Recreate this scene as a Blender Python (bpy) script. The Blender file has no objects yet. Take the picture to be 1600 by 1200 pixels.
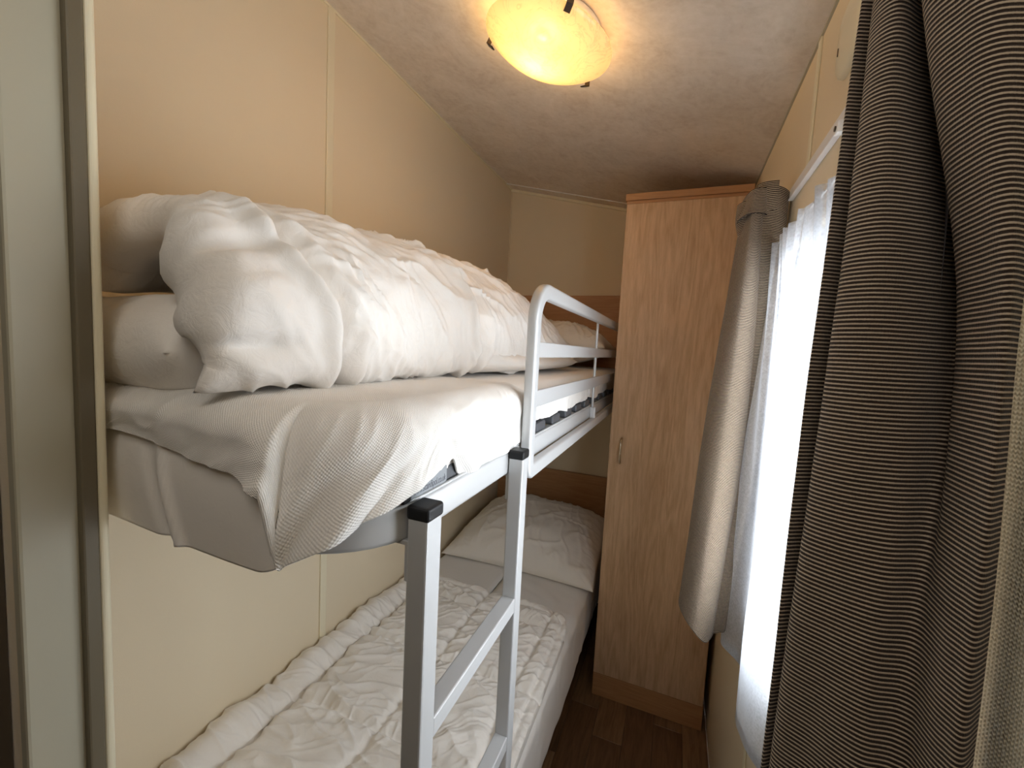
import bpy, bmesh, math
import numpy as np
from mathutils import Matrix, Vector

C = bpy.context.scene
COL = C.collection
PI = math.pi

# ------------------------------------------------------------------ camera, sky, light, exposure
cam_d = bpy.data.cameras.new('camera'); cam = bpy.data.objects.new('camera', cam_d); COL.objects.link(cam)
ROWS = [(0.9282208, 0.36839845, 0.05185289), (0.07879489, -0.05845937, -0.99517529), (-0.36358975, 0.92782815, -0.08329112)]
r_, d_, f_ = (Vector(v) for v in ROWS)
cam.matrix_world = Matrix(((r_.x, -d_.x, -f_.x, 0), (r_.y, -d_.y, -f_.y, 0), (r_.z, -d_.z, -f_.z, 1.38), (0, 0, 0, 1)))
cam_d.sensor_width = 36; cam_d.lens = 656.587 * 36 / 1600; cam_d.clip_start = 0.02
C.camera = cam

w = bpy.data.worlds.new('sky'); C.world = w; w.use_nodes = True
bg = w.node_tree.nodes['Background']; bg.inputs[0].default_value = (0.99, 0.985, 1.0, 1); bg.inputs[1].default_value = 8.2

pd = bpy.data.lights.new('window_daylight', 'AREA'); pd.shape = 'RECTANGLE'; pd.size = 0.86; pd.size_y = 0.74
pd.cycles.is_portal = True
po = bpy.data.objects.new('window_daylight', pd); COL.objects.link(po)
po.location = (0.287, 0.73, 1.19); po.rotation_euler = (0, PI / 2, 0)

hd = bpy.data.lights.new('fill_light', 'AREA'); hd.shape = 'RECTANGLE'; hd.size = 0.38; hd.size_y = 0.6; hd.energy = 1.9; hd.color = (1.0, 0.95, 0.87)  # unseen fill light, added behind the camera to lift surfaces facing it
ho = bpy.data.objects.new('fill_light', hd); COL.objects.link(ho); ho.location = (-0.02, -0.22, 1.97)
ho.rotation_euler = (math.radians(35), 0, 0)

C.view_settings.view_transform = 'Standard'; C.view_settings.look = 'None'
C.view_settings.gamma = 1; C.view_settings.use_curve_mapping = False
C.view_settings.exposure = 0.66
C.cycles.max_bounces = 14; C.cycles.diffuse_bounces = 8; C.cycles.transparent_max_bounces = 16; C.cycles.transmission_bounces = 8
C.cycles.caustics_reflective = False; C.cycles.caustics_refractive = False
C.cycles.sample_clamp_indirect = 6.0
C.cycles.use_denoising = True

# ------------------------------------------------------------------ helpers
def tag(o, label=None, cat=None, group=None, kind=None):
    if label: o['label'] = label
    if cat: o['category'] = cat
    if group: o['group'] = group
    if kind: o['kind'] = kind
    return o

def empty(name, loc, label=None, cat=None, group=None):
    o = bpy.data.objects.new(name, None); COL.objects.link(o); o.location = loc
    o.empty_display_size = 0.05
    return tag(o, label, cat, group)

def root_offset(p):
    v = Vector((0, 0, 0))
    while p is not None:
        v += p.location + p.matrix_parent_inverse.translation; p = p.parent
    return v

def link(name, me, m, parent=None, smooth=True, world=True):
    """links a mesh object; with a parent its mesh stays in world coordinates unless world is False"""
    o = bpy.data.objects.new(name, me); COL.objects.link(o)
    if m is not None and not me.materials: me.materials.append(m)
    if smooth:
        me.polygons.foreach_set('use_smooth', [True] * len(me.polygons))
    if parent is not None:
        o.parent = parent
        if world:
            o.matrix_parent_inverse = Matrix.Translation(-root_offset(parent))
    return o

def bm_obj(name, bm, m, parent=None, smooth=False, world=True):
    me = bpy.data.meshes.new(name); bm.normal_update(); bm.to_mesh(me); bm.free()
    return link(name, me, m, parent, smooth, world)

def add_box(bm, lo, hi, bev=0.0, seg=2):
    r = bmesh.ops.create_cube(bm, size=1)
    vs = r['verts']
    for v in vs:
        v.co = Vector([lo[i] + (v.co[i] + 0.5) * (hi[i] - lo[i]) for i in range(3)])
    if bev > 0:
        es = list({e for v in vs for e in v.link_edges})
        bmesh.ops.bevel(bm, geom=es, offset=bev, segments=seg, affect='EDGES', profile=0.5)

def box(name, lo, hi, m, parent=None, bev=0.002, seg=2):
    bm = bmesh.new(); add_box(bm, lo, hi, bev, seg)
    return bm_obj(name, bm, m, parent)

def prism(name, pts, axis, a, b, m, parent=None, bev=0.0):
    """polygon pts (in the two other axes) extruded along an axis"""
    bm = bmesh.new()
    def co(p, t):
        q = list(p); q.insert(axis, t); return Vector(q)
    v0 = [bm.verts.new(co(p, a)) for p in pts]; v1 = [bm.verts.new(co(p, b)) for p in pts]
    n = len(pts)
    bm.faces.new(v0); bm.faces.new(list(reversed(v1)))
    for i in range(n):
        bm.faces.new((v0[i], v1[i], v1[(i + 1) % n], v0[(i + 1) % n]))
    bmesh.ops.recalc_face_normals(bm, faces=bm.faces)
    if bev > 0:
        bmesh.ops.bevel(bm, geom=list(bm.edges), offset=bev, segments=2, affect='EDGES', profile=0.5)
    return bm_obj(name, bm, m, parent)

def rrect(wd, ht, r, n=3):
    """rounded rectangle profile, centred"""
    out = []
    for cx, cy, a0 in ((wd / 2 - r, ht / 2 - r, 0), (-wd / 2 + r, ht / 2 - r, 90), (-wd / 2 + r, -ht / 2 + r, 180), (wd / 2 - r, -ht / 2 + r, 270)):
        for k in range(n + 1):
            a = math.radians(a0 + 90 * k / n)
            out.append((cx + r * math.cos(a), cy + r * math.sin(a)))
    return out

def add_sweep(bm, path, prof, N, closed=False):
    """sweep a profile along a planar path with plane normal N; profile x along N, y along N x T"""
    N = Vector(N); path = [Vector(p) for p in path]; n = len(path); rings = []
    for i, p in enumerate(path):
        if closed:
            t0 = (p - path[i - 1]).normalized(); t1 = (path[(i + 1) % n] - p).normalized()
        else:
            t0 = (p - path[max(i - 1, 0)]); t1 = (path[min(i + 1, n - 1)] - p)
            t0 = t0.normalized() if t0.length else t1.normalized(); t1 = t1.normalized() if t1.length else t0
        T = (t0 + t1).normalized(); B = N.cross(T)
        k = 1 / max(0.5, T.dot(t1))
        rings.append([bm.verts.new(p + N * x + B * y * k) for x, y in prof])
    m = len(prof)
    for i in range(n if closed else n - 1):
        a, b = rings[i], rings[(i + 1) % n]
        for j in range(m):
            bm.faces.new((a[j], a[(j + 1) % m], b[(j + 1) % m], b[j]))
    if not closed:
        bm.faces.new(list(reversed(rings[0]))); bm.faces.new(rings[-1])
    bmesh.ops.recalc_face_normals(bm, faces=bm.faces)

def sweep(name, path, prof, N, m, parent=None, closed=False, smooth=True):
    bm = bmesh.new(); add_sweep(bm, path, prof, N, closed)
    o = bm_obj(name, bm, m, parent, smooth)
    if smooth:
        o.data.set_sharp_from_angle(angle=math.radians(38))
    return o

def add_lathe(bm, prof, n=48, off=(0, 0, 0)):
    rings = []
    for r, z in prof:
        if r < 1e-6: rings.append([bm.verts.new((off[0], off[1], off[2] + z))])
        else: rings.append([bm.verts.new((off[0] + r * math.cos(2 * PI * k / n), off[1] + r * math.sin(2 * PI * k / n), off[2] + z)) for k in range(n)])
    for a, b in zip(rings, rings[1:]):
        for k in range(n):
            if len(a) == 1: bm.faces.new((a[0], b[k], b[(k + 1) % n]))
            elif len(b) == 1: bm.faces.new((a[k], b[0], a[(k + 1) % n]))
            else: bm.faces.new((a[k], b[k], b[(k + 1) % n], a[(k + 1) % n]))
    bmesh.ops.recalc_face_normals(bm, faces=bm.faces)

def tube_path(name, pts, r, m, parent=None, n=10):
    """round tube along a 3-D path"""
    bm = bmesh.new(); P = [Vector(p) for p in pts]; rings = []
    up = Vector((0.31, 0.17, 0.93)).normalized()
    for i, p in enumerate(P):
        T = (P[min(i + 1, len(P) - 1)] - P[max(i - 1, 0)]).normalized()
        A = T.cross(up).normalized(); B = T.cross(A)
        rings.append([bm.verts.new(p + (A * math.cos(2 * PI * k / n) + B * math.sin(2 * PI * k / n)) * r) for k in range(n)])
    for a, b in zip(rings, rings[1:]):
        for k in range(n): bm.faces.new((a[k], a[(k + 1) % n], b[(k + 1) % n], b[k]))
    bm.faces.new(list(reversed(rings[0]))); bm.faces.new(rings[-1])
    bmesh.ops.recalc_face_normals(bm, faces=bm.faces)
    return bm_obj(name, bm, m, parent, True)

# ---- numpy noise
def noise3(P, seed=0):
    P = np.asarray(P, float); rng = np.random.RandomState(seed)
    perm = np.concatenate([rng.permutation(256)] * 3)
    g = rng.normal(size=(256, 3)); g /= np.linalg.norm(g, axis=1)[:, None]
    I = np.floor(P).astype(int); F = P - I; I &= 255
    U = F * F * F * (F * (F * 6 - 15) + 10)
    out = 0
    for dx in (0, 1):
        wx = U[..., 0] if dx else 1 - U[..., 0]
        for dy in (0, 1):
            wy = U[..., 1] if dy else 1 - U[..., 1]
            for dz in (0, 1):
                wz = U[..., 2] if dz else 1 - U[..., 2]
                h = perm[perm[perm[(I[..., 0] + dx) & 255] + ((I[..., 1] + dy) & 255)] + ((I[..., 2] + dz) & 255)]
                gr = g[h]
                out = out + wx * wy * wz * (gr[..., 0] * (F[..., 0] - dx) + gr[..., 1] * (F[..., 1] - dy) + gr[..., 2] * (F[..., 2] - dz))
    return out * 1.6

def n2(a, b, seed=0, c=0.37):
    return noise3(np.stack([a, b, np.full_like(a, c)], -1), seed)

def folds(a, b, ang, ln, wd, seed, sharp=1.5):
    """cloth folds: ridged noise drawn out along a direction (radians in the a,b plane)"""
    wa = a + 0.03 * n2(a / 0.12, b / 0.12, seed + 11); wb = b + 0.03 * n2(a / 0.12, b / 0.12, seed + 12)
    x = (wa * math.cos(ang) + wb * math.sin(ang)) / ln; y = (-wa * math.sin(ang) + wb * math.cos(ang)) / wd
    n = n2(x, y, seed)
    return (1 - np.minimum(1, np.abs(n) * 2.2)) ** sharp

def sstep(x, a, b):
    t = np.clip((x - a) / (b - a), 0, 1); return t * t * (3 - 2 * t)

def catmull(keys, vals, x):
    """interpolation of rows of vals at keys (monotone in x), vectorised, with finite-difference tangents"""
    keys = np.asarray(keys, float); vals = np.asarray(vals, float); x = np.asarray(x, float)
    i = np.clip(np.searchsorted(keys, x, side='right') - 1, 0, len(keys) - 2)
    h = keys[i + 1] - keys[i]; t = np.clip((x - keys[i]) / h, 0, 1)
    tan = np.empty_like(vals)
    tan[1:-1] = (vals[2:] - vals[:-2]) / (keys[2:] - keys[:-2]).reshape((-1,) + (1,) * (vals.ndim - 1))
    tan[0] = (vals[1] - vals[0]) / (keys[1] - keys[0]); tan[-1] = (vals[-1] - vals[-2]) / (keys[-1] - keys[-2])
    sh = t.shape + (1,) * (vals.ndim - 1); t = t.reshape(sh); h = h.reshape(sh)
    return (2 * t**3 - 3 * t**2 + 1) * vals[i] + (t**3 - 2 * t**2 + t) * h * tan[i] + (-2 * t**3 + 3 * t**2) * vals[i + 1] + (t**3 - t**2) * h * tan[i + 1]

def normals_of(P):
    du = np.gradient(P, axis=0); dv = np.gradient(P, axis=1)
    n = np.cross(du, dv); return n / np.maximum(np.linalg.norm(n, axis=2, keepdims=True), 1e-9)

def grid_mesh(name, P, uv=None, wrap=False):
    nu, nv = P.shape[:2]
    idx = np.arange(nu * nv).reshape(nu, nv)
    if wrap: idx = np.concatenate([idx, idx[:1]], 0)
    a, b, c, d = idx[:-1, :-1], idx[1:, :-1], idx[1:, 1:], idx[:-1, 1:]
    F = np.stack([a, b, c, d], -1).reshape(-1, 4)
    return quad_mesh(name, P.reshape(-1, 3), F, None if uv is None else uv.reshape(-1, 2))

def quad_mesh(name, V, F, uvv=None):
    me = bpy.data.meshes.new(name)
    me.vertices.add(len(V)); me.vertices.foreach_set('co', np.ascontiguousarray(V, dtype=np.float32).ravel())
    me.loops.add(F.size); me.loops.foreach_set('vertex_index', F.astype(np.int32).ravel())
    me.polygons.add(len(F)); me.polygons.foreach_set('loop_start', np.arange(0, F.size, 4, dtype=np.int32))
    if uvv is not None:
        l = me.uv_layers.new(name='UVMap'); l.data.foreach_set('uv', uvv[F.ravel()].astype(np.float32).ravel())
    me.update(calc_edges=True); me.validate()
    return me

def arc_uv(P):
    du = np.linalg.norm(np.diff(P, axis=0), axis=2).mean(1); dv = np.linalg.norm(np.diff(P, axis=1), axis=2).mean(0)
    u = np.concatenate([[0], np.cumsum(du)]); v = np.concatenate([[0], np.cumsum(dv)])
    U, V = np.meshgrid(u, v, indexing='ij'); return U, V

def rim_uv(P):
    u = np.concatenate([[0], np.cumsum(np.linalg.norm(np.diff(P[:, -1], axis=0), axis=1))]); dv = np.linalg.norm(np.diff(P, axis=1), axis=2).mean(0)
    return np.meshgrid(u, np.concatenate([[0], np.cumsum(dv)]), indexing='ij')

def closed_sheet(name, top, bot, uv):
    """two grids with the same rim become one closed skin"""
    nu, nv = top.shape[:2]; N = nu * nv
    idx = np.arange(N).reshape(nu, nv)
    b = idx + N
    b = b.copy()
    b[0, :] = idx[0, :]; b[-1, :] = idx[-1, :]; b[:, 0] = idx[:, 0]; b[:, -1] = idx[:, -1]
    def q(i, flip):
        a_, b_, c_, d_ = i[:-1, :-1], i[1:, :-1], i[1:, 1:], i[:-1, 1:]
        f = np.stack([a_, b_, c_, d_] if not flip else [a_, d_, c_, b_], -1).reshape(-1, 4); return f
    F = np.concatenate([q(idx, False), q(b, True)])
    V = np.concatenate([top.reshape(-1, 3), bot.reshape(-1, 3)]); UV = np.concatenate([uv.reshape(-1, 2)] * 2)
    used = np.unique(F); remap = np.full(2 * N, -1); remap[used] = np.arange(len(used))
    return quad_mesh(name, V[used], remap[F], UV[used])

def puffy(name, Cn, h, disp, m, parent=None, rim=0.05, bot_disp=0.3, flip=False, hb=None):
    """a soft thick sheet about a middle surface Cn: rim closes like a stuffed edge"""
    U, V = arc_uv(Cn)
    du = np.minimum(U, U.max() - U); dv = np.minimum(V, V.max() - V)
    def rnd(d):
        t = np.clip(1 - d / rim, 0, 1); return np.sqrt(np.maximum(1 - t * t, 0))
    prof = rnd(du) * rnd(dv)
    n = normals_of(Cn) * (-1 if flip else 1)
    hb = h if hb is None else hb
    top = Cn + n * ((h * prof)[..., None] + (disp * np.minimum(prof * 1.5, 1))[..., None])
    bot = Cn - n * ((hb * prof)[..., None] + (disp * bot_disp * prof)[..., None])
    me = closed_sheet(name, top, bot, np.stack([U, V], -1))
    bm = bmesh.new(); bm.from_mesh(me); bmesh.ops.recalc_face_normals(bm, faces=bm.faces); bm.to_mesh(me); bm.free()
    return link(name, me, m, parent, True)

# ------------------------------------------------------------------ materials
MATS = {}
class NT:
    def __init__(s, name):
        s.m = bpy.data.materials.new(name); s.m.use_nodes = True; s.t = s.m.node_tree; s.n = s.t.nodes
        s.out = s.n['Material Output']; s.b = s.n['Principled BSDF']; MATS[name] = s.m
    def add(s, typ, **kw):
        nd = s.n.new(typ)
        for k, v in kw.items():
            if k in nd.inputs.keys(): nd.inputs[k].default_value = v
            else: setattr(nd, k, v)
        return nd
    def l(s, a, b): s.t.links.new(a, b)
    def coord(s, kind='Object', scale=(1, 1, 1), rot=(0, 0, 0)):
        tc = s.add('ShaderNodeTexCoord'); mp = s.add('ShaderNodeMapping')
        mp.inputs['Scale'].default_value = scale; mp.inputs['Rotation'].default_value = rot
        s.l(tc.outputs[kind], mp.inputs[0]); return mp.outputs[0]
    def noise(s, co, sc, det=2, rough=0.5, dist=0.0):
        nd = s.add('ShaderNodeTexNoise'); nd.inputs['Scale'].default_value = sc; nd.inputs['Detail'].default_value = det
        nd.inputs['Roughness'].default_value = rough; nd.inputs['Distortion'].default_value = dist
        s.l(co, nd.inputs['Vector']); return nd.outputs['Fac']
    def ramp(s, f, stops):
        r = s.add('ShaderNodeValToRGB'); e = r.color_ramp.elements
        while len(e) < len(stops): e.new(0.5)
        for i, (p, c) in enumerate(stops):
            e[i].position = p; e[i].color = tuple(c) + (1,)
        s.l(f, r.inputs[0]); return r.outputs[0]
    def math(s, op, a, b=None):
        nd = s.add('ShaderNodeMath', operation=op)
        for i, v in enumerate((a, b)):
            if v is None: continue
            if isinstance(v, (int, float)): nd.inputs[i].default_value = v
            else: s.l(v, nd.inputs[i])
        return nd.outputs[0]
    def bump(s, h, strength=0.3, dist=0.001, normal=None):
        b = s.add('ShaderNodeBump'); b.inputs['Strength'].default_value = strength; b.inputs['Distance'].default_value = dist
        s.l(h, b.inputs['Height'])
        if normal is not None: s.l(normal, b.inputs['Normal'])
        return b.outputs[0]
    def color(s, c):
        if isinstance(c, tuple): s.b.inputs['Base Color'].default_value = c + (1,)
        else: s.l(c, s.b.inputs['Base Color'])
    def set(s, **kw):
        for k, v in kw.items(): s.b.inputs[k.replace('_', ' ')].default_value = v
        return s

def simple(name, c, rough=0.5, metal=0.0, spec=0.5):
    t = NT(name); t.color(c); t.set(Roughness=rough, Metallic=metal); t.b.inputs['Specular IOR Level'].default_value = spec
    return t.m

def wall_mat(name, c):
    t = NT(name); co = t.coord()
    f = t.noise(co, 3.0, 3); col = t.ramp(f, [(0.3, tuple(x * 0.97 for x in c)), (0.7, c)])
    t.color(col); t.set(Roughness=0.62); t.b.inputs['Specular IOR Level'].default_value = 0.3
    a = t.noise(t.coord(scale=(1, 1, 0.25)), 900, 2); b = t.noise(t.coord(scale=(0.25, 0.25, 1)), 900, 2)
    t.l(t.bump(t.math('ADD', a, b), 0.25, 0.0006), t.b.inputs['Normal']); return t.m
M_WALL = wall_mat('cream_vinyl_wall', (0.79, 0.685, 0.505))
M_BEAD = simple('cream_bead', (0.80, 0.73, 0.54), 0.4)
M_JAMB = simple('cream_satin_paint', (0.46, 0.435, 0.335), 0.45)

def ceil_mat():
    t = NT('marbled_ceiling'); co = t.coord()
    f = t.noise(co, 8, 9, 0.75, 0.8); g = t.noise(co, 60, 4, 0.6)
    mx = t.math('ADD', t.math('MULTIPLY', f, 0.7), t.math('MULTIPLY', g, 0.3))
    t.color(t.ramp(mx, [(0.36, (0.63, 0.555, 0.475)), (0.50, (0.74, 0.68, 0.60)), (0.64, (0.82, 0.76, 0.69))])); t.set(Roughness=0.75)
    t.l(t.bump(mx, 0.25, 0.002), t.b.inputs['Normal']); return t.m
M_CEIL = ceil_mat()

def wood_mat(name, scale, c0, c1, rough=0.42, fig=1.0, seed=0.0):
    """grain runs along the axis with the small scale"""
    t = NT(name); co = t.coord(scale=scale)
    add = t.add('ShaderNodeVectorMath', operation='ADD'); t.l(co, add.inputs[0]); add.inputs[1].default_value = (seed, seed * 1.7, seed * 0.6); co = add.outputs[0]
    big = t.noise(co, 3.2, 2, 0.45, 0.3)
    rings = t.math('SINE', t.math('MULTIPLY', big, 46 * fig))
    fine = t.noise(co, 42, 5, 0.7); mid = t.noise(co, 12, 3, 0.6)
    mx = t.math('ADD', t.math('MULTIPLY', rings, 0.08), t.math('ADD', t.math('MULTIPLY', fine, 0.55), t.math('MULTIPLY', mid, 0.45)))
    t.color(t.ramp(mx, [(0.25, c0), (0.72, c1)])); t.set(Roughness=rough)
    t.b.inputs['Specular IOR Level'].default_value = 0.4
    t.l(t.bump(fine, 0.12, 0.0006), t.b.inputs['Normal']); return t.m
OAK0, OAK1 = (0.48, 0.30, 0.17), (0.72, 0.50, 0.315)
M_DOOR = wood_mat('oak_veneer_upright', (5.0, 5.0, 0.5), OAK0, OAK1)
M_OAKX = wood_mat('oak_veneer_level', (0.5, 5.0, 6.0), (0.40, 0.20, 0.085), (0.52, 0.29, 0.14), seed=3.1)
M_CARC = wood_mat('oak_veneer_carcass', (5.0, 5.0, 0.5), OAK0, OAK1, seed=7.7)
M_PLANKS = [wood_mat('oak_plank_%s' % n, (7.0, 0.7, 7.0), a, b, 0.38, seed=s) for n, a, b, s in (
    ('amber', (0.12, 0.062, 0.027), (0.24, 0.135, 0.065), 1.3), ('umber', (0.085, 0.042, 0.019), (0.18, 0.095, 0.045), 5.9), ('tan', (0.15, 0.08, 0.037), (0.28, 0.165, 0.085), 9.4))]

def metal():
    t = NT('silver_powder_coat'); t.color((0.56, 0.57, 0.58)); t.set(Roughness=0.42, Metallic=0.25)
    t.l(t.bump(t.noise(t.coord(), 1400, 1), 0.04, 0.0003), t.b.inputs['Normal']); return t.m
M_METAL = metal()
M_BLACK = simple('black_plastic', (0.012, 0.012, 0.013), 0.45, spec=0.25)
M_DGREY = simple('dark_grey_plastic', (0.075, 0.08, 0.09), 0.45)
M_LABEL = simple('grey_label', (0.27, 0.29, 0.31), 0.5)
M_PRINT = simple('label_print', (0.05, 0.055, 0.075), 0.5)
M_CHROME = simple('brushed_brass_nickel', (0.62, 0.52, 0.40), 0.25, 1.0)
M_WHITE = simple('white_upvc', (0.86, 0.86, 0.87), 0.35)
M_BRONZE = simple('dark_bronze_clip', (0.09, 0.07, 0.055), 0.35, 0.7)
M_DARK = simple('unlit_wall_brown', (0.09, 0.072, 0.052), 0.5)  # darkness of the unlit corridor wall face, put into its base colour

def cotton(name, c, weave=1600, ws=0.10, crumple=0.36):
    t = NT(name); co = t.coord()
    t.color(c); t.set(Roughness=0.9); t.b.inputs['Specular IOR Level'].default_value = 0.15
    t.b.inputs['Sheen Weight'].default_value = 0.15
    cr = t.noise(co, 55, 4, 0.6, 0.8)
    nb = t.bump(cr, crumple, 0.004)
    t.l(t.bump(t.noise(co, weave, 1), ws, 0.0006, nb), t.b.inputs['Normal']); return t.m
M_DUVET = cotton('white_cotton_duvet', (0.84, 0.81, 0.775))
M_QUILT = cotton('white_quilt_cotton', (0.85, 0.81, 0.755), crumple=0.4)
M_SHEET = cotton('white_sheet_cotton', (0.83, 0.80, 0.765), crumple=0.12)
M_PILLOW = cotton('white_pillow_cotton', (0.85, 0.81, 0.75), crumple=0.18)

def waffle():
    t = NT('white_waffle_weave'); t.color((0.84, 0.82, 0.79)); t.set(Roughness=0.88); t.b.inputs['Specular IOR Level'].default_value = 0.2
    tc = t.add('ShaderNodeTexCoord'); sp = t.add('ShaderNodeSeparateXYZ'); t.l(tc.outputs['UV'], sp.inputs[0])
    k = 2 * PI / 0.0032
    wob = t.math('MULTIPLY', t.noise(tc.outputs['UV'], 40, 2), 3.0)
    a = t.math('SINE', t.math('ADD', t.math('MULTIPLY', sp.outputs[0], k), wob)); b = t.math('SINE', t.math('ADD', t.math('MULTIPLY', sp.outputs[1], k), wob))
    h = t.math('ADD', t.math('MULTIPLY', a, b), t.math('MULTIPLY', t.noise(tc.outputs['UV'], 500, 2), 1.2))
    t.l(t.bump(h, 0.5, 0.0007), t.b.inputs['Normal']); return t.m
M_WAFFLE = waffle()

def curtain_mat(name, dark, light, duty=0.62):
    """woven stripes: light slub threads across a dark ground, stripes at constant v"""
    t = NT(name); tc = t.add('ShaderNodeTexCoord'); sp = t.add('ShaderNodeSeparateXYZ'); t.l(tc.outputs['UV'], sp.inputs[0])
    mpn = t.add('ShaderNodeMapping'); mpn.inputs['Scale'].default_value = (60, 600, 1); t.l(tc.outputs['UV'], mpn.inputs[0])
    slub = t.noise(mpn.outputs[0], 1.0, 3, 0.7)
    mp2 = t.add('ShaderNodeMapping'); mp2.inputs['Scale'].default_value = (900, 250, 1); t.l(tc.outputs['UV'], mp2.inputs[0])
    thr = t.noise(mp2.outputs[0], 1.0, 2, 0.6)
    s = t.math('SINE', t.math('ADD', t.math('MULTIPLY', sp.outputs[1], 2 * PI / 0.0034), t.math('MULTIPLY', slub, 0.9)))
    v = t.math('ADD', s, t.math('MULTIPLY', t.math('SUBTRACT', thr, 0.5), 0.9))
    f = t.math('MULTIPLY_ADD', v, 0.5); f.node.inputs[2].default_value = 0.5
    t.color(t.ramp(f, [(duty - 0.12, dark), (duty + 0.16, light)])); t.set(Roughness=0.85)
    t.b.inputs['Specular IOR Level'].default_value = 0.15; t.b.inputs['Sheen Weight'].default_value = 0.1
    t.l(t.bump(t.math('ADD', f, t.math('MULTIPLY', thr, 0.5)), 0.6, 0.0009), t.b.inputs['Normal']); return t.m
M_CURT = curtain_mat('brown_striped_curtain', (0.036, 0.024, 0.018), (0.52, 0.42, 0.315), 0.66)

def lining_mat():
    t = NT('cream_knit_lining'); tc = t.add('ShaderNodeTexCoord'); sp = t.add('ShaderNodeSeparateXYZ'); t.l(tc.outputs['UV'], sp.inputs[0])
    a = t.math('SINE', t.math('MULTIPLY', sp.outputs[0], 2 * PI / 0.0028))
    b = t.math('SINE', t.math('ADD', t.math('MULTIPLY', sp.outputs[1], 2 * PI / 0.0030), t.math('MULTIPLY', a, 1.2)))
    h = t.math('ADD', a, t.math('MULTIPLY', b, 0.8)); h = t.math('ADD', h, t.noise(tc.outputs['UV'], 700, 2))
    t.color(t.ramp(t.math('MULTIPLY_ADD', h, 0.25), [(0.0, (0.40, 0.35, 0.24)), (0.9, (0.66, 0.60, 0.45))])); t.set(Roughness=0.9)
    t.l(t.bump(h, 0.6, 0.0008), t.b.inputs['Normal']); return t.m
M_LINING = lining_mat()

def net_mat():
    t = NT('sheer_net'); t.n.remove(t.b)
    tc = t.add('ShaderNodeTexCoord')
    vo = t.add('ShaderNodeTexVoronoi'); vo.inputs['Scale'].default_value = 260; t.l(tc.outputs['UV'], vo.inputs['Vector'])
    no = t.noise(tc.outputs['UV'], 60, 3, 0.6, 1.5)
    op = t.math('MULTIPLY_ADD', t.math('ADD', t.math('MULTIPLY', vo.outputs['Distance'], 0.5), t.math('MULTIPLY', no, 0.5)), -0.5); op.node.inputs[2].default_value = 0.70
    lw = t.add('ShaderNodeLayerWeight', Blend=0.5)
    cosv = t.math('MAXIMUM', t.math('SUBTRACT', 1.0, lw.outputs['Facing']), 0.12)
    dens = t.math('SUBTRACT', 1.0, t.math('POWER', op, t.math('DIVIDE', 1.0, cosv)))      # a weave closes up when seen aslant
    tr = t.add('ShaderNodeBsdfTransparent'); tl = t.add('ShaderNodeBsdfTranslucent', Color=(0.36, 0.39, 0.44, 1)); df = t.add('ShaderNodeBsdfDiffuse', Color=(0.78, 0.80, 0.85, 1))
    m1 = t.add('ShaderNodeMixShader'); m1.inputs[0].default_value = 0.5; t.l(tl.outputs[0], m1.inputs[1]); t.l(df.outputs[0], m1.inputs[2])
    m2 = t.add('ShaderNodeMixShader'); t.l(dens, m2.inputs[0]); t.l(m1.outputs[0], m2.inputs[2]); t.l(tr.outputs[0], m2.inputs[1])
    t.l(m2.outputs[0], t.out.inputs[0]); return t.m
M_NET = net_mat()
M_HEM = simple('white_net_hem', (0.85, 0.86, 0.88), 0.8)

def glass_mat():
    t = NT('window_glass'); t.n.remove(t.b)
    tr = t.add('ShaderNodeBsdfTransparent', Color=(0.95, 0.97, 0.97, 1)); gl = t.add('ShaderNodeBsdfGlossy', Roughness=0.02)
    mx = t.add('ShaderNodeMixShader'); mx.inputs[0].default_value = 0.06; t.l(tr.outputs[0], mx.inputs[1]); t.l(gl.outputs[0], mx.inputs[2])
    t.l(mx.outputs[0], t.out.inputs[0]); return t.m
M_GLASS = glass_mat()

# ------------------------------------------------------------------ room shell
XL, XR, YB, YF = -0.95, 0.205, 2.267, -1.25
ZL, ZR = 2.276, 2.0                                  # ceiling height at the left and the right wall
SL = (ZL - ZR) / (XR - XL)
def zc(x): return ZL - SL * (x - XL)
JX, JY0, JY1 = -0.60, 0.205, 0.268                   # door lining the camera looks past
def st(o): o['kind'] = 'structure'; return o

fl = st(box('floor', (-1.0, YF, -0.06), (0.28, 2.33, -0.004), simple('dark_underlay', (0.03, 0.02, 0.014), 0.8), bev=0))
# planks: each its own board, laid along the room
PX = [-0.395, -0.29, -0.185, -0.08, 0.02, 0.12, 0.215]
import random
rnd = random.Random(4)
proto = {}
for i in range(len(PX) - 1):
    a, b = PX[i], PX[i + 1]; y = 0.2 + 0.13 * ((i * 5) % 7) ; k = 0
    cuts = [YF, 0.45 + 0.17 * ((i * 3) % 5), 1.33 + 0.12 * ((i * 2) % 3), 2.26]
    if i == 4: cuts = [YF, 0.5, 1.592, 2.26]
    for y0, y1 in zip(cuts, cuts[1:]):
        o = box('plank', (a + 0.0006, y0 + 0.0006, -0.004), (min(b, XR) - 0.0006, y1 - 0.0006, 0.0 + rnd.uniform(-0.0004, 0.0002)), M_PLANKS[(i * 2 + k * 2 + (i == 2)) % 3], fl, bev=0.0008, seg=1); k += 1

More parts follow.
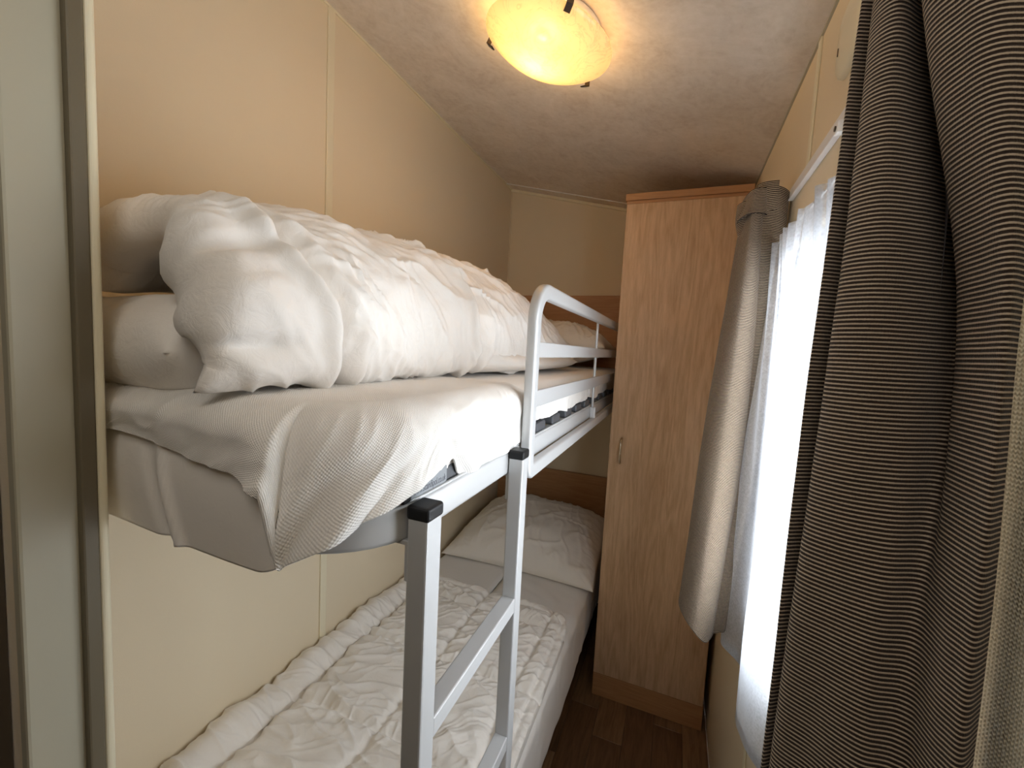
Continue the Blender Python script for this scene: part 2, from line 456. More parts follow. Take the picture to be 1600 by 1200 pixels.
wl = st(prism('wall_left', [(XL - 0.05, 0), (XL - 0.003, 0), (XL - 0.003, ZL), (XL - 0.05, ZL)], 1, JY0, YB, M_WALL))
for y0, y1 in ((JY1 - 0.004, 0.9345), (0.9375, YB - 0.0005)):            # two wall boards, the joint under the cover strip
    box('wall_panel', (XL - 0.003, y0, 0), (XL, y1, ZL), M_WALL, wl, bev=0)
st(prism('wall_back', [(XL - 0.05, 0), (XR + 0.08, 0), (XR + 0.08, zc(XR + 0.08)), (XL - 0.05, zc(XL - 0.05))], 1, YB, YB + 0.05, M_WALL))
WY0, WY1, WZ0, WZ1 = 0.36, 1.10, 0.76, 1.62          # window opening
bm = bmesh.new()
add_box(bm, (XR, YF, 0), (XR + 0.08, WY0, ZR)); add_box(bm, (XR, WY1, 0), (XR + 0.08, YB, ZR))
add_box(bm, (XR, WY0, 0), (XR + 0.08, WY1, WZ0)); add_box(bm, (XR, WY0, WZ1), (XR + 0.08, WY1, ZR))
st(bm_obj('wall_right', bm, M_WALL))
st(prism('ceiling', [(XL - 0.05, zc(XL - 0.05)), (XR + 0.08, zc(XR + 0.08)), (XR + 0.08, zc(XR) + 0.12), (XL - 0.05, ZL + 0.14)], 1, YF, YB + 0.05, M_CEIL))
# doorway lining and the partition that hides the foot of the bunk
part = st(box('wall_partition', (XL, JY0 + 0.002, 0), (JX - 0.0165, JY1 - 0.002, 2.19), M_WALL, bev=0))
st(box('wall_corridor', (-0.68, YF, 0), (JX - 0.055, JY0 + 0.001, 2.19), M_DARK, bev=0))
st(box('wall_front', (-0.68, YF - 0.05, 0), (XR + 0.08, YF, 2.26), M_WALL, bev=0))
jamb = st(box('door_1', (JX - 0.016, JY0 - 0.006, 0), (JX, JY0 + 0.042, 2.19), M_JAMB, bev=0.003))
box('door_stop', (JX - 0.016, JY0 + 0.0395, 0), (JX + 0.009, JY1 - 0.009, 2.19), simple('shaded_door_stop', (0.15, 0.125, 0.08), 0.5), jamb, bev=0.002)  # cream stop in shade: the shade is put into its taupe colour
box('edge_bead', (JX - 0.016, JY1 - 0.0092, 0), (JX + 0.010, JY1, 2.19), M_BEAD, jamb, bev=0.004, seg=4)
# seams: cream cover strips of the wall panels and the ceiling
def trim(n, lo, hi, m=M_BEAD, bev=0.002): return st(box('trim_%d' % n, lo, hi, m, bev=bev))
trim(1, (XL, 0.924, 0), (XL + 0.005, 0.948, ZL - 0.004))
trim(2, (XL, YB - 0.006, 0), (XL + 0.006, YB, ZL - 0.004), M_WALL, 0.0015)
trim(3, (XR - 0.004, 0.985, 0), (XR, 1.003, 0.74)); trim(4, (XR - 0.004, 0.985, 1.757), (XR, 1.003, ZR - 0.004))
def ctrim(n, y0, y1, d, x0=XL, x1=XR, m=M_BEAD):
    st(prism('trim_%d' % n, [(x0, zc(x0)), (x1, zc(x1)), (x1, zc(x1) - d), (x0, zc(x0) - d)], 1, y0, y1, m))
ctrim(5, YB - 0.010, YB, 0.014); ctrim(6, 2.172, 2.178, 0.003, m=M_WHITE)
ctrim(7, JY1, YB, 0.006, XL, XL + 0.006); ctrim(8, YF, YB, 0.004, XR - 0.004, XR, M_JAMB)

# window: white frame, sill, panes
win = st(empty('window_1', (XR + 0.05, 0.73, WZ0)))
bm = bmesh.new()
for lo, hi in (((0.215, WY0, WZ0), (0.265, WY0 + 0.045, WZ1)), ((0.215, WY1 - 0.045, WZ0), (0.265, WY1, WZ1)),
               ((0.215, WY0, WZ0), (0.265, WY1, WZ0 + 0.045)), ((0.215, WY0, WZ1 - 0.045), (0.265, WY1, WZ1)), ((0.215, 0.71, WZ0), (0.265, 0.755, WZ1))):
    add_box(bm, lo, hi, 0.004)
bm_obj('window_frame', bm, M_WHITE, win)
for y0, y1 in ((WY0 + 0.045, 0.71), (0.755, WY1 - 0.045)):
    box('pane', (0.238, y0, WZ0 + 0.045), (0.242, y1, WZ1 - 0.045), M_GLASS, win, bev=0)

# ------------------------------------------------------------------ wardrobe
WX0, WX1, WYF, WZT = -0.222, 0.186, 1.632, 1.966
wd = empty('wardrobe', (-0.02, 1.95, 0), 'tall light oak single-door wardrobe in the far right corner', 'wardrobe')
bm = bmesh.new()
add_box(bm, (WX0, WYF + 0.018, 0), (WX0 + 0.016, YB - 0.003, WZT - 0.028)); add_box(bm, (WX1 - 0.016, WYF + 0.018, 0), (WX1, YB - 0.003, WZT - 0.028))
add_box(bm, (WX0, YB - 0.012, 0), (WX1, YB - 0.003, WZT - 0.028)); add_box(bm, (WX0, WYF + 0.018, 0.08), (WX1, YB - 0.003, 0.096))
bm_obj('carcass', bm, M_CARC, wd)
door = box('door', (WX0, WYF, 0.097), (WX1 - 0.003, WYF + 0.0175, WZT - 0.034), M_DOOR, wd, bev=0.0012)
box('plinth', (WX0, WYF + 0.003, 0), (WX1, WYF + 0.0175, 0.094), M_OAKX, wd, bev=0.0008)
cor = box('cornice', (WX0 - 0.004, WYF - 0.010, WZT - 0.024), (WX1 + 0.004, YB - 0.003, WZT), M_OAKX, wd, bev=0.002)
box('cornice_rail', (WX0, WYF - 0.002, WZT - 0.034), (WX1, WYF + 0.016, WZT - 0.024), M_OAKX, wd, bev=0.001)
hp = []
for k in range(17):
    a = PI * k / 16
    hp.append((-0.178, WYF - 0.026 * math.sin(a) ** 0.8 + 0.001, 1.013 - 0.048 * math.cos(a)))
tube_path('handle', hp, 0.0042, M_CHROME, door)

# ------------------------------------------------------------------ headboards on the back wall
hb = box('headboard', (XL + 0.012, YB - 0.020, 1.30), (-0.235, YB - 0.0005, 1.682), M_OAKX, None, bev=0.0015)
tag(hb, 'oak headboard panel on the back wall behind the upper bunk pillow', 'headboard', 'oak headboard panels on the back wall')
hb = box('headboard', (XL + 0.012, YB - 0.020, 0.36), (-0.235, YB - 0.0005, 0.716), M_OAKX, None, bev=0.0015)
tag(hb, 'oak headboard panel on the back wall behind the lower bunk pillow', 'headboard', 'oak headboard panels on the back wall')

# ------------------------------------------------------------------ upper bunk frame
RX = -0.262                                            # outer face of the long rail
bf = empty('bunk_bed_frame', (-0.6, 1.26, 1.163), 'silver metal upper bunk bed frame with guard rail', 'bed frame')
def corner(cx, cy, r, a0, a1, n, z): return [(cx + r * math.cos(math.radians(a0 + (a1 - a0) * k / n)), cy + r * math.sin(math.radians(a0 + (a1 - a0) * k / n)), z) for k in range(n + 1)]
zr = 1.1815
path = [(RX - 0.0125, 2.24, zr)] + corner(RX - 0.0125 - 0.10, 0.30 + 0.0125 + 0.10, 0.10, 0, -90, 10, zr) + corner(-0.925 + 0.06, 0.3125 + 0.06, 0.06, -90, -180, 8, zr) + [(-0.925, 2.24, zr)]
sweep('rail_loop', path, rrect(0.042, 0.025, 0.006), (0, 0, 1), M_METAL, bf, closed=True)
sweep('rail_lip', [(RX - 0.004, 2.22, 1.2035)] + corner(RX - 0.004 - 0.1085, 0.4125, 0.1085, 0, -90, 10, 1.2035) + [(-0.85, 0.304, 1.2035)], rrect(0.004, 0.005, 0.0018), (0, 0, 1), M_METAL, bf)
# sprung slats, each in a black holder clipped on the rail
sl_me = ho_me = None
for k in range(14):
    y = 0.50 + k * 0.125
    if sl_me is None:
        bm = bmesh.new(); add_box(bm, (-0.90, -0.026, 1.212), (-0.305, 0.026, 1.220), 0.002); me = bpy.data.meshes.new('slat'); bm.to_mesh(me); bm.free(); sl_me = me
        bm = bmesh.new(); add_box(bm, (-0.325, -0.033, 1.2030), (-0.2685, 0.033, 1.2245), 0.004); me = bpy.data.meshes.new('slat_holder'); bm.to_mesh(me); bm.free(); ho_me = me
        sl_me.materials.append(MATS['oak_plank_tan']); ho_me.materials.append(M_DGREY)
    s = link('slat', sl_me, None, bf, False); s.location.y = y
    h = bpy.data.objects.new('slat_holder', ho_me); COL.objects.link(h); h.parent = s; h.matrix_parent_inverse = Matrix.Identity(4)
# wall brackets
for y in (0.7, 1.8):
    box('wall_bracket', (XL + 0.0005, y - 0.03, 1.15), (-0.936, y + 0.03, 1.225), M_METAL, bf, bev=0.002)
lab = box('label_plate', (-0.2690, 0.388, 1.2030), (-0.2662, 0.466, 1.2270), M_LABEL, bf, bev=0.0012)
box('end_clip', (-0.276, 0.374, 1.2030), (-0.2660, 0.3885, 1.2270), M_BLACK, bf, bev=0.002)
cu = bpy.data.curves.new('lettering', 'FONT'); cu.body = 'www.scandipol.co.uk'; cu.size = 0.0125; cu.extrude = 0.00012; cu.align_x = 'LEFT'
tmp = bpy.data.objects.new('lettering_tmp', cu); COL.objects.link(tmp)
dg = bpy.context.evaluated_depsgraph_get(); tme = bpy.data.meshes.new_from_object(tmp.evaluated_get(dg)); bpy.data.objects.remove(tmp)
xs = [v.co.x for v in tme.vertices]; sx = 0.071 / (max(xs) - min(xs)); x0 = min(xs)
for v in tme.vertices: v.co = Vector((-0.26615 + v.co.z, 0.392 + (v.co.x - x0) * sx, 1.2085 + v.co.y))
tme.name = 'lettering'; tme.materials.clear(); link('lettering', tme, M_PRINT, lab, False)
# guard rail: bent tube loop, two flat bars, thin wire uprights
gr = empty('guard_rail', (0, 0, 0)); gr.parent = bf
GX = -0.2505; prof = rrect(0.020, 0.030, 0.006)
GY, GZ0, GZ1, gr_r = 0.737, 1.150, 1.493, 0.062
path = [(GX, 2.20, GZ0), (GX, GY + 0.014, GZ0), (GX, GY + 0.004, GZ0 + 0.004), (GX, GY, GZ0 + 0.014)]
path += [(GX, GY + gr_r - gr_r * math.cos(math.radians(90 * k / 12)), GZ1 - gr_r + gr_r * math.sin(math.radians(90 * k / 12))) for k in range(13)] + [(GX, 2.20, GZ1)]
sweep('guard_loop', path, prof, (1, 0, 0), M_METAL, gr)
for nm, z0, z1 in (('guard_bar', 1.366, 1.396), ('guard_bar', 1.270, 1.303)):
    box(nm, (GX - 0.004, GY + 0.008, z0), (GX + 0.004, 2.20, z1), M_METAL, gr, bev=0.002)
for y in (1.40,):
    tube_path('upright_wire', [(GX - 0.006, y, 1.165), (GX - 0.006, y, 1.25), (GX - 0.006, y, 1.45), (GX - 0.006, y, 1.485)], 0.0042, M_METAL, gr)
    box('rail_clip', (GX - 0.011, y - 0.008, 1.158), (GX + 0.006, y + 0.008, 1.20), M_METAL, gr, bev=0.002)
box('end_post', (GX - 0.010, 2.17, 1.135), (GX + 0.010, 2.20, 1.50), M_METAL, gr, bev=0.003)

# ------------------------------------------------------------------ ladder hooked on the rail
ld = empty('bunk_ladder', (-0.247, 0.53, 0), 'silver metal bunk ladder with black end caps, in front of the lower bunk', 'ladder')
LX0, LX1 = -0.2605, -0.2345
for y0 in (0.374, 0.668):
    up = box('upright', (LX0, y0, 0.012), (LX1, y0 + 0.030, 1.196), M_METAL, ld, bev=0.0025)
    tag(box('end_cap', (LX0 - 0.0015, y0 - 0.0015, 1.189), (LX1 + 0.0015, y0 + 0.0315, 1.2055), M_BLACK, up, bev=0.004, seg=3), 'black plastic end cap')
    tag(box('foot', (LX0 - 0.001, y0 - 0.001, 0.0), (LX1 + 0.001, y0 + 0.031, 0.012), M_BLACK, up, bev=0.002), 'black plastic foot')
    # hook plate under the rail
    bm = bmesh.new(); add_box(bm, (RX - 0.027, y0 + 0.004, 1.157), (LX0 + 0.001, y0 + 0.026, 1.1625), 0.001); add_box(bm, (LX0 - 0.006, y0 + 0.004, 1.115), (LX0 + 0.0005, y0 + 0.026, 1.16), 0.002)
    bm_obj('hook', bm, M_METAL, up)
for z in (0.928, 0.664, 0.40, 0.136):
    box('rung', (LX0, 0.4035, z - 0.013), (LX1 - 0.0005, 0.6685, z + 0.013), M_METAL, ld, bev=0.002)

# ------------------------------------------------------------------ mattresses and bedding of the upper bunk
def rounded_plan(x0, x1, y0, y1, r, off, n_side, n_arc, n_end, left_r=0.04):
    """open contour: far end of the right side -> near right corner -> near end -> left side start, moved inwards by off"""
    R = max(r - off, 0.004); L = max(left_r - off, 0.003); X1, Y0, X0 = x1 - off, y0 + off, x0 + off
    pts = [(X1, y1 + (Y0 + R - y1) * (k / n_side)) for k in range(n_side)]
    pts += [(X1 - R + R * math.cos(-PI / 2 * k / n_arc), Y0 + R + R * math.sin(-PI / 2 * k / n_arc)) for k in range(n_arc)]
    pts += [(X1 - R + (X0 + L - (X1 - R)) * (k / n_end), Y0) for k in range(n_end)]
    pts += [(X0 + L - L * math.sin(PI / 2 * k / 6), Y0 + L - L * math.cos(PI / 2 * k / 6)) for k in range(7)]
    pts += [(X0, Y0 + L + (y1 - Y0 - L) * k / 12) for k in range(1, 13)]
    return np.array(pts)

def loft(x0, x1, y0, y1, r, prof, dens=1.0, n_side=240, n_arc=60, n_end=110, **kw):
    return np.stack([np.concatenate([rounded_plan(x0, x1, y0, y1, r, o, n_side, n_arc, n_end, **kw), np.full((n_side + n_arc + n_end + 19, 1), z)], 1) for o, z in prof], 1)

def shoulder(ztop, zbot, rs, n_top, n_s, n_down, inner, dome=0.0):
    pr = [(inner - (inner - rs) * k / n_top, ztop + dome * (1 - k / n_top) ** 1.5) for k in range(n_top)]
    pr += [(rs - rs * math.sin(PI / 2 * k / n_s), ztop - rs + rs * math.cos(PI / 2 * k / n_s)) for k in range(n_s)]
    pr += [(0.0, ztop - rs + (zbot - ztop + rs) * k / n_down) for k in range(n_down + 1)]
    return pr

MX0, MX1, MY0, MY1 = -0.94, -0.272, 0.297, 2.235
# mattress in a smooth fitted sheet; at the foot the sheet hangs over the frame
P = loft(MX0, MX1, MY0, MY1, 0.11, shoulder(1.306, 1.225, 0.045, 10, 12, 30, 0.30, 0.003), n_side=260)
U, V = rim_uv(P); s = U[..., 0] if U.ndim == 3 else U
nrm = normals_of(P)
side = sstep(V, 0.26, 0.34)
wr = 0.004 * folds(U, V, 1.2, 0.10, 0.05, 21) + 0.0025 * folds(U, V, 1.5, 0.06, 0.02, 23)
arc0 = (MY1 - MY0 - 0.11)                              # start of the corner
endm = sstep(U, arc0 + 0.04, arc0 + 0.17)
P2 = P + nrm * (wr * (1 - endm) * sstep(1.306 - P[..., 2], 0.0, 0.02) + endm * (0.010 * np.clip((V - 0.30) / 0.1, 0, 1)) )[..., None]
# hang of the sheet at the foot
hang = np.clip((V - (V.max() - 0.036)) / 0.036, 0, 1)
zf = np.clip((1.306 - P[..., 2]) / 0.081, 0, 1)
P2[..., 2] -= endm * zf ** 1.3 * (0.076 + 0.006 * np.sin((U - arc0) * 9))
P2[..., 2] += (1 - endm) * zf ** 4 * (0.002 + 0.008 * np.sin(U * 24) * np.sin(U * 9 + 1)) * sstep(MY1 - U, 0.5, 0.8) - (1 - endm) * zf ** 4 * 0.004 * sstep(MY1 - U, 0.8, 0.5)
ex = U - arc0 - 0.17                                    # distance along the foot from the corner
for c_, w_, d_ in ((0.115, 0.007, 0.008), (0.14, 0.010, -0.006), (0.33, 0.03, 0.004)):
    P2 += nrm * (d_ * endm * zf ** 0.6 * np.exp(-((ex - c_ - 0.05 * (1 - zf)) / w_) ** 2))[..., None]
P2 += nrm * (0.009 * endm * np.sin(PI * np.clip(zf, 0, 1)) )[..., None]
me = grid_mesh('mattress', P2, np.stack([U, V], -1))
mt = link('mattress', me, M_SHEET); tag(mt, 'thin white sheeted mattress on the upper bunk slats', 'mattress')
sm = mt.modifiers.new('cloth', 'SOLIDIFY'); sm.thickness = 0.006; sm.offset = -1
me_core = box('core', (MX0 + 0.02, MY0 + 0.10, 1.2275), (MX1 - 0.04, MY1 - 0.01, 1.29), M_SHEET, mt, bev=0.012)

# bedspread of waffle weave over the side and round the foot corner
NB, NA, NE = 300, 110, 160
prf = shoulder(1.311, 1.20, 0.050, 30, 26, 60, 0.27, 0.003)
P = loft(MX0, MX1 + 0.006, MY0 - 0.006, 0.765, 0.115, prf, n_side=NB, n_arc=NA, n_end=NE)[:NB + NA + int(NE * 0.90)]
U, V = rim_uv(P); nrm = normals_of(P)
arc0 = 0.765 - (MY0 - 0.006) - 0.115; L_arc = 0.115 * PI / 2
zf = np.clip((1.311 - P[..., 2]) / (1.311 - 1.20), 0, 1)
cu_ = U - arc0                                          # 0 at start of the corner, L_arc at its end
La = L_arc - 0.032
# lower hem: on the rail along the side, hanging lower round the corner, a narrow band on the foot
hem = catmull([-0.45, -0.36, -0.32, -0.26, -0.18, -0.11, -0.085, -0.070, -0.060, -0.02, 0.02, 0.045, 0.08, 0.115, L_arc - 0.028], [1.214, 1.216, 1.208, 1.203, 1.204, 1.203, 1.210, 1.232, 1.235, 1.227, 1.217, 1.210, 1.195, 1.174, 1.150], np.clip(cu_, -0.45, L_arc))
band = 1.250 + 0.004 * np.sin(cu_ * 22) + 0.028 * sstep(cu_, L_arc + 0.02, L_arc + 0.5) - 0.02 * np.exp(-((cu_ - La) / 0.03) ** 2)
k = sstep(cu_, La, La + 0.008)
hem = hem * (1 - k) + band * k
P2 = P.copy(); P2[..., 2] = np.where(P[..., 2] < 1.311, 1.311 - zf * (1.311 - hem), P[..., 2])
cm = np.exp(-((cu_ - 0.09) / 0.10) ** 2)
d = 0.015 * cm * zf ** 1.4                              # swings out over the frame round the corner
def crease(c0, slope, wid, amp, z_on=0.25):
    x = cu_ - c0 - slope * (zf - 0.5); return amp * np.exp(-(x / wid) ** 2) * sstep(zf, z_on, 0.9)
d += crease(0.020, 0.12, 0.012, -0.006) + crease(0.055, 0.10, 0.014, 0.006) + crease(0.10, 0.09, 0.012, -0.005) + crease(0.13, 0.06, 0.012, 0.005)
d += crease(-0.085, -0.10, 0.020, 0.007, 0.3) + crease(-0.045, -0.12, 0.016, -0.006, 0.2) + crease(-0.27, 0.06, 0.03, 0.005, 0.3) + crease(-0.16, 0.02, 0.03, -0.003)
d += 0.0028 * n2(U / 0.05, V / 0.05, 31) + 0.0022 * folds(U, V, 0.8, 0.10, 0.03, 33)
d = d * sstep(zf, 0.0, 0.2) + k * 0.0105 * sstep(zf, 0.1, 0.5) + (1 - sstep(zf, 0.0, 0.2)) * 0.0015 * n2(P[..., 0] / 0.05, P[..., 1] / 0.05, 35)
P2 = P2 + nrm * d[..., None]
flat = (P[..., 2] >= 1.3109)
me = grid_mesh('bedspread', P2, np.stack([np.where(flat, 0.765 - P[..., 1], U), np.where(flat, V.max() * 0 - P[..., 0], V)], -1))
bs = link('bedspread', me, M_WAFFLE); tag(bs, 'white waffle weave bedspread hanging over the side of the upper bunk', 'bedspread')
sm = bs.modifiers.new('cloth', 'SOLIDIFY'); sm.thickness = 0.003; sm.offset = 1

# folded duvet: upper fold (a thick curved layer) over a lower fold
ST = [(0.305, [(-.765, 1.452), (-.735, 1.490), (-.665, 1.523), (-.585, 1.536), (-.505, 1.512), (-.445, 1.452), (-.418, 1.390), (-.420, 1.338), (-.438, 1.306)]),
      (0.45, [(-.85, 1.475), (-.79, 1.530), (-.70, 1.566), (-.605, 1.570), (-.515, 1.538), (-.452, 1.470), (-.428, 1.400), (-.438, 1.338), (-.478, 1.312)]),
      (0.65, [(-.915, 1.470), (-.86, 1.535), (-.76, 1.582), (-.645, 1.585), (-.535, 1.550), (-.470, 1.480), (-.447, 1.400), (-.458, 1.340), (-.498, 1.314)]),
      (0.90, [(-.935, 1.470), (-.88, 1.545), (-.77, 1.600), (-.645, 1.603), (-.525, 1.568), (-.450, 1.490), (-.425, 1.410), (-.435, 1.350), (-.478, 1.318)]),
      (1.20, [(-.935, 1.460), (-.88, 1.535), (-.77, 1.600), (-.645, 1.608), (-.525, 1.568), (-.443, 1.485), (-.412, 1.410), (-.420, 1.352), (-.460, 1.320)]),
      (1.48, [(-.935, 1.430), (-.88, 1.500), (-.77, 1.560), (-.645, 1.568), (-.525, 1.525), (-.432, 1.452), (-.392, 1.395), (-.400, 1.350), (-.440, 1.322)]),
      (1.70, [(-.935, 1.380), (-.88, 1.420), (-.77, 1.455), (-.645, 1.460), (-.525, 1.435), (-.440, 1.405), (-.400, 1.378), (-.405, 1.350), (-.440, 1.326)])]
NU, NV = 260, 330
ys = np.linspace(ST[0][0], ST[-1][0], NV)
prof_y = catmull([a for a, _ in ST], np.array([b for _, b in ST]), ys)          # NV x 9 x 2
# arc-length parameter of the profile
u9 = np.array([0, .09, .22, .36, .51, .67, .80, .91, 1.0]); uu = np.linspace(0, 1, NU)
G = catmull(u9, prof_y.transpose(1, 0, 2), uu)                                  # NU x NV x 2
Yg = np.repeat(ys[None], NU, 0)
# the near edge is not straight: it sags back on the front face
edge = -0.020 * sstep(uu, 0.40, 0.55) - 0.014 * sstep(uu, 0.02, 0.15) * (1 - sstep(uu, 0.25, 0.42)) + 0.005 * np.sin(uu * 23)
Yg = Yg + edge[:, None] * np.clip(1 - (Yg - ys[0]) / 0.25, 0, 1) ** 2
P = np.stack([G[..., 0], Yg, G[..., 1]], -1)
U, V = arc_uv(P); n = normals_of(P)
if n[NU // 2, NV // 2, 2] < 0: n = -n
H0 = (1 - 0.6 * sstep(uu, 0.72, 1.0))[:, None] * (0.034 + 0.022 * sstep(uu, 0.36, 0.52)[:, None] * (1 - sstep(Yg, 0.55, 0.9)))
a, b = U, Yg
d = np.zeros_like(U)
um = uu[:, None]
def seam(y_top, y_bot, dep, wid, s0=0.2, s1=1.0, seed=1):
    yc = y_top + (y_bot - y_top) * sstep(um, 0.35, 0.95) + 0.012 * n2(a / 0.06, b / 0.3, seed)
    x = b - yc; m_ = sstep(um, s0, s0 + 0.15)
    v = -dep * np.exp(-(np.maximum(-x, 0) / (wid * 0.55)) ** 2 - (np.maximum(x, 0) / (wid * 1.6)) ** 2)
    v += 0.65 * dep * np.exp(-((x + wid * 1.6) / (wid * 1.2)) ** 2) + 0.35 * dep * np.exp(-((x - wid * 3.2) / (wid * 1.5)) ** 2)
    return v * m_
d += seam(0.372, 0.452, 0.025, 0.011, 0.36, seed=2) + seam(0.83, 0.865, 0.018, 0.013, 0.30, seed=3) + seam(1.27, 1.30, 0.013, 0.014, 0.25, seed=4)
d += 0.010 * np.sin(PI * np.clip((b - 0.44) / 0.42, 0, 1)) + 0.009 * np.sin(PI * np.clip((b - 0.865) / 0.42, 0, 1))
# hollows and drags
rgn = lambda y0, w0, u0, w1: np.exp(-((b - y0) / w0) ** 2 - ((um - u0) / w1) ** 2)
d += 0.0095 * folds(a, b, 1.05, 0.22, 0.055, 41, 1.3) * sstep(b, 0.40, 0.5)
d += 0.0080 * folds(a, b, 0.55, 0.16, 0.035, 43, 1.6) * np.clip(0.5 + n2(a / 0.15, b / 0.15, 44), 0, 1)
d += 0.0085 * folds(a, b, 0.25, 0.11, 0.022, 45, 2.0) * np.clip(rgn(0.49, 0.05, 0.82, 0.22) + rgn(0.62, 0.14, 0.85, 0.16) + rgn(0.90, 0.06, 0.75, 0.25), 0, 1)
d += 0.0035 * folds(a, b, 1.25, 0.20, 0.018, 46, 2.2) * sstep(um, 0.15, 0.3) * (1 - sstep(um, 0.45, 0.6))
d += 0.0022 * n2(a / 0.025, b / 0.025, 47) + 0.006 * n2(a / 0.11, b / 0.11, 48)
d -= 0.020 * np.exp(-((b - 0.345 - 0.06 * (um - 0.66)) / 0.05) ** 2) * np.exp(-((um - 0.60) / 0.022) ** 2)
d -= 0.018 * np.exp(-((b - 0.335) / 0.045) ** 2) * np.exp(-((um - 0.85) / 0.025) ** 2)
d += 0.010 * np.exp(-((b - 0.335) / 0.05) ** 2) * np.exp(-((um - 0.73) / 0.05) ** 2)
mid = P - n * H0[..., None]
dv = empty('duvet', (-0.66, 0.95, 1.31), 'thick white duvet folded over on top of the upper bunk', 'duvet')
U2, V2 = arc_uv(mid)
du = np.minimum(U2, U2.max() - U2); dvv = np.minimum(V2, V2.max() - V2); rim = 0.045
rf = lambda q: np.sqrt(np.maximum(1 - np.clip(1 - q / rim, 0, 1) ** 2, 0))
pf = rf(du) * rf(dvv)
top = mid + n * (H0 * pf + d * np.minimum(1, pf * 1.4))[..., None]; bot = mid - n * (H0 * 0.9 * pf)[..., None]
me = closed_sheet('upper_fold', top, bot, np.stack([U, V], -1))
bm = bmesh.new(); bm.from_mesh(me); bmesh.ops.recalc_face_normals(bm, faces=bm.faces); bm.to_mesh(me); bm.free()
link('upper_fold', me, M_DUVET, dv)
# lower fold
NU, NV = 150, 240
uu = np.linspace(0, 1, NU)[:, None]; yy = np.linspace(0, 1, NV)[None]
Y = 0.284 + (1.62 - 0.284) * yy + 0 * uu
xr = catmull([0.32, 0.5, 0.7, 0.9, 1.1, 1.62], [-0.515, -0.505, -0.50, -0.43, -0.375, -0.365], Y[0])
xl = -0.945 + 0 * Y[0]
X = xl + (xr - xl) * uu
zc_ = catmull([0.32, 0.5, 0.8, 1.0, 1.62], [1.356, 1.370, 1.362, 1.345, 1.343], Y[0])
hh = catmull([0.32, 0.5, 0.8, 1.0, 1.62], [0.066, 0.060, 0.045, 0.026, 0.022], Y[0])
Cn = np.stack([X, Y, zc_ + 0 * X], -1)
d = 0.006 * n2(X / 0.10, Y / 0.10, 51) + 0.005 * folds(X, Y, 0.3, 0.12, 0.03, 52, 2) * sstep(Y, 0.8, 1.0) + 0.003 * folds(X, Y, 0.9, 0.12, 0.04, 53)
puffy('lower_fold', Cn, hh + 0 * X, d, M_DUVET, dv, rim=0.075, bot_disp=0.0, hb=np.maximum(zc_ - 1.3155, 0.01) + 0.020 * (1 - sstep(Y, 0.31, 0.45)))

def pillow(name, c, size, h, rot, label, seed, m=M_PILLOW, skew=0.0, tilt=0.0, under=0.75):
    NU, NV = 150, 120
    u = np.linspace(-1, 1, NU)[:, None] + np.zeros((1, NV)); v = np.linspace(-1, 1, NV)[None] + np.zeros((NU, 1))
    # corners stick out, sides pinch in
    x = size[0] / 2 * u * (1 - 0.07 * (1 - np.abs(u)) - 0.05 * (1 - v * v)); y = size[1] / 2 * v * (1 - 0.06 * (1 - u * u))
    hp_ = h * (np.clip(1 - np.abs(u) ** 2.6, 0, 1) * np.clip(1 - np.abs(v) ** 2.6, 0, 1)) ** 0.6
    d = 0.012 * n2(x / 0.16, y / 0.16, seed) + 0.008 * folds(x, y, 0.5, 0.22, 0.06, seed + 1) + 0.006 * folds(x, y, 1.9, 0.16, 0.04, seed + 2)
    edge_d = np.minimum(1 - np.abs(u), 1 - np.abs(v)); d = d * np.clip(edge_d * 6, 0, 1)
    d += 0.004 * folds(x, y, 0.0, 0.05, 0.02, seed + 5) * np.exp(-(edge_d / 0.18) ** 2) * np.clip(edge_d * 20, 0, 1)
    z = hp_ + d; zb = -hp_ * under
    R = Matrix.Rotation(rot, 3, 'Z') @ Matrix.Rotation(tilt, 3, 'X') @ Matrix.Rotation(skew, 3, 'Y'); R = np.array(R)
    top = np.stack([x, y, z], -1) @ R.T; bot = np.stack([x, y, zb], -1) @ R.T
    me = closed_sheet(name, top, bot, np.stack([x, y], -1))
    bm = bmesh.new(); bm.from_mesh(me); bmesh.ops.recalc_face_normals(bm, faces=bm.faces); bm.to_mesh(me); bm.free()
    o = link(name, me, m); o.location = c; tag(o, label, 'pillow', 'white pillows on the bunks'); return o
pillow('pillow', (-0.60, 2.015, 1.405), (0.60, 0.42), 0.115, 0.03, 'plump white pillow on the upper bunk, behind the guard rail', 61)
pillow('pillow', (-0.585, 1.890, 0.474), (0.69, 0.58), 0.150, 0.0, 'white pillow on the lower bunk against the oak headboard', 71, tilt=math.radians(6), under=0.22)

# ------------------------------------------------------------------ lower bunk
lb = box('bed_base', (-0.94, 0.33, 0.0), (-0.335, 2.24, 0.205), simple('dark_base_board', (0.06, 0.045, 0.035), 0.7), None, bev=0.004)
tag(lb, 'dark low base under the lower bunk mattress', 'bed base')
P = loft(-0.945, -0.267, 0.325, 2.242, 0.07, shoulder(0.425, 0.212, 0.035, 12, 10, 30, 0.335, 0.004), n_side=240)
U, V = arc_uv(P); nrm = normals_of(P)
d = 0.004 * folds(U, V, 1.45, 0.22, 0.10, 81) + 0.002 * n2(U / 0.05, V / 0.05, 82) + 0.002 * folds(U, V, 0.2, 0.2, 0.03, 83) * (P[..., 2] > 0.4)
P2 = P + nrm * (d * np.clip(1, 0, 1))[..., None]
me = grid_mesh('mattress', P2, np.stack([U, V], -1))
mt = link('mattress', me, M_SHEET); tag(mt, 'white sheeted mattress of the lower bunk, beside the wardrobe', 'mattress')
sm = mt.modifiers.new('cloth', 'SOLIDIFY'); sm.thickness = 0.008; sm.offset = -1
